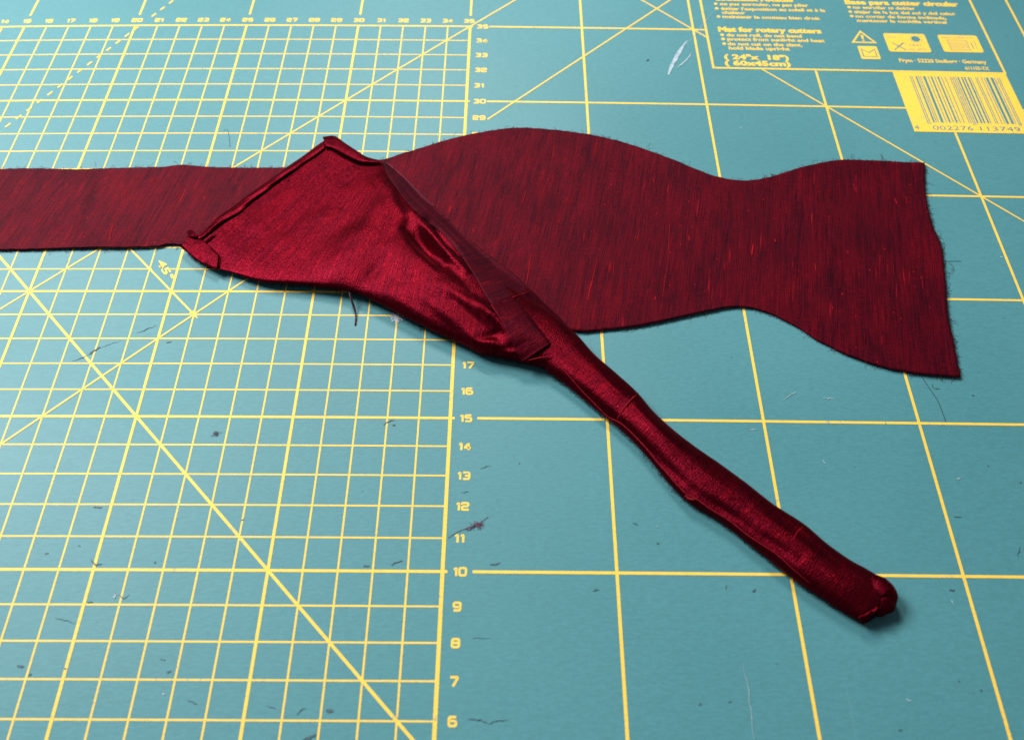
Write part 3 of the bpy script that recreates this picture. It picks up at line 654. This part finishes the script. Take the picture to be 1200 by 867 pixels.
# stitches: pale dashes across the neck of the pouch
st = MB(); Q = arc([(420, 338), (445, 336), (470, 333), (500, 328), (530, 324), (552, 322)], 64)
for k in range(0, 62, 2): st.add(tube([on_tie(Q[k], .004), on_tie(Q[k + 1], .004)], .006, 4))
st.obj('stitching', M_RED, tie, kind='stuff')
st = MB(); Q = arc([(452, 190), (470, 205), (498, 233), (508, 241)], 50)
st.add(tube([on_tie(q, .05) for q in Q], .006, 4)); st.obj('basting_thread', plain('mauve_thread', (.16, .05, .09), .7), tie)
# turned-in lip at the tip of the tube
tip = [(1004, 676, .20, .33), (1016, 682, .30, .36), (1028, 689, .36, .37), (1036, 696, .37, .36), (1038, 701, .35, .35), (1034, 707, .31, .31), (1028, 713, .26, .27), (1023, 716, .15, .24)]
TR = crom([[*px(q[0], q[1], q[3]), q[2]] for q in tip], 44); tn = fnoise(77, .022, 7, 9)
mb = MB(); mb.add(tube(TR[:, :3], list(TR[:, 3]), 24, .88))
for v in range(len(mb.V)):
    d_ = mb.V[v] - TR[v // 24, :3]; mb.V[v] = TR[v // 24, :3] + d_ * (1 + 2.2 * tn(v // 24 * .09, math.sin(v % 24 * .2618) * .35) - .16 * math.exp(-((v // 24 - 25) / 2.2) ** 2) - .10 * math.exp(-((v // 24 - 35) / 1.8) ** 2))
    mb.V[v] = np.array([mb.V[v][0], mb.V[v][1], max(mb.V[v][2], float(zmat(*mb.V[v][:2])) + .01)])
obj('tip_lip', mb.V, mb.F, M_TIE, tie, uv=[(k // 24 * .04, (k % 24) * .09) for k in range(len(mb.V))], smooth=True)
strip('tip_hem', [(1011, 731), (1018, 728), (1025, 723), (1032, 718)], [(1006, 722), (1013, 719), (1021, 714), (1028, 709)], M_TIE, tie, 30, 10, .02, .05, .03, zA=.05)
fray('frayed_edge', [([px(*p, .16) for p in arc([(228, 277), (255, 255), (289, 230), (334, 198), (380, 166)], 200)], 1), ([px(*p, .22) for p in arc([(222, 298), (245, 312)], 60)], -1), ([px(*p, .2) for p in arc([(392, 160), (420, 178), (446, 188)], 60)], 1), ([px(*p, .12) for p in arc([(1012, 731), (1034, 717)], 30)], -1)], M_BURG, tie, 420, .04, 12, rad=.004)
fray('frayed_edge', [([px(*p, .25) for p in arc([k[0] for k in K[2:14]], 200)], -1), ([px(*p, .35) for p in arc([k[1] for k in K[14:29]], 200)], 1), ([px(*p, .3) for p in arc([k[0] for k in K[14:29]], 200)], -1)], M_BURG, tie, 900, .035, 8)
mb = MB(); mb.add(tube(arc([px(409, 341, .35), px(411, 350, .3), px(414, 360, .16), px(417, 370, .05), px(416.5, 380, .03)], 30), .024, 6)); mb.add(tube(arc([px(411, 342, .33), px(412, 350, .25), px(416, 361, .12), px(417, 368, .06), px(416, 381, .03)], 30), .020, 6))
mb.obj('loose_thread', M_BURG, tie, smooth=True)

# ------------------------------------------------------------------ loose bits on the mat
o = thread('thread_scrap', [(262, 153), (266, 152), (268, 158), (269, 168), (269.5, 172)], .0055, M_DARK, None); tag(o, 'fine dark thread scrap curled on the grid above the strap', 'thread')
o = thread('thread_scrap', [(525, 630), (532, 625), (540, 621), (548, 618), (556, 616), (564, 611), (572, 605)], .0065, M_PURP, None); tag(o, 'short purple thread scrap lying over the 11 on the mat', 'thread')
def fluff(name, c, n, spread, r_, mat_, seedv, z=.03):
    r = random.Random(seedv); mb = MB()
    for _ in range(n):
        a = r.uniform(0, 6.28); p = np.array(c) + np.array([r.gauss(0, spread), r.gauss(0, spread * .7)]); pts = []
        for k in range(6): pts.append(px(p[0], p[1], z * r.uniform(.4, 1.4))); p = p + 1.5 * np.array([math.cos(a), math.sin(a) * .7]); a += r.gauss(0, .8)
        mb.add(tube(arc(pts, 10), r_, 3))
    return mb.obj(name, mat_)
o = fluff('lint', (561, 614), 34, 1.5, .005, M_PURP, 3); tag(o, 'larger purple lint tuft right of the 11 on the mat', 'lint')
o = fluff('lint', (550, 617.5), 14, 1.2, .005, M_PURP, 4); tag(o, 'smaller purple lint tuft beside the larger one, nearer the 11', 'lint')
o = fluff('lint', (464, 372), 70, 2.2, .006, M_WHITE, 5); tag(o, 'white lint fluff under the lower edge of the tie pouch', 'lint')
o = fluff('lint', (254, 509), 9, 1.2, .005, M_PURP, 6); tag(o, 'faint purple lint speck alone in the left grid', 'lint')
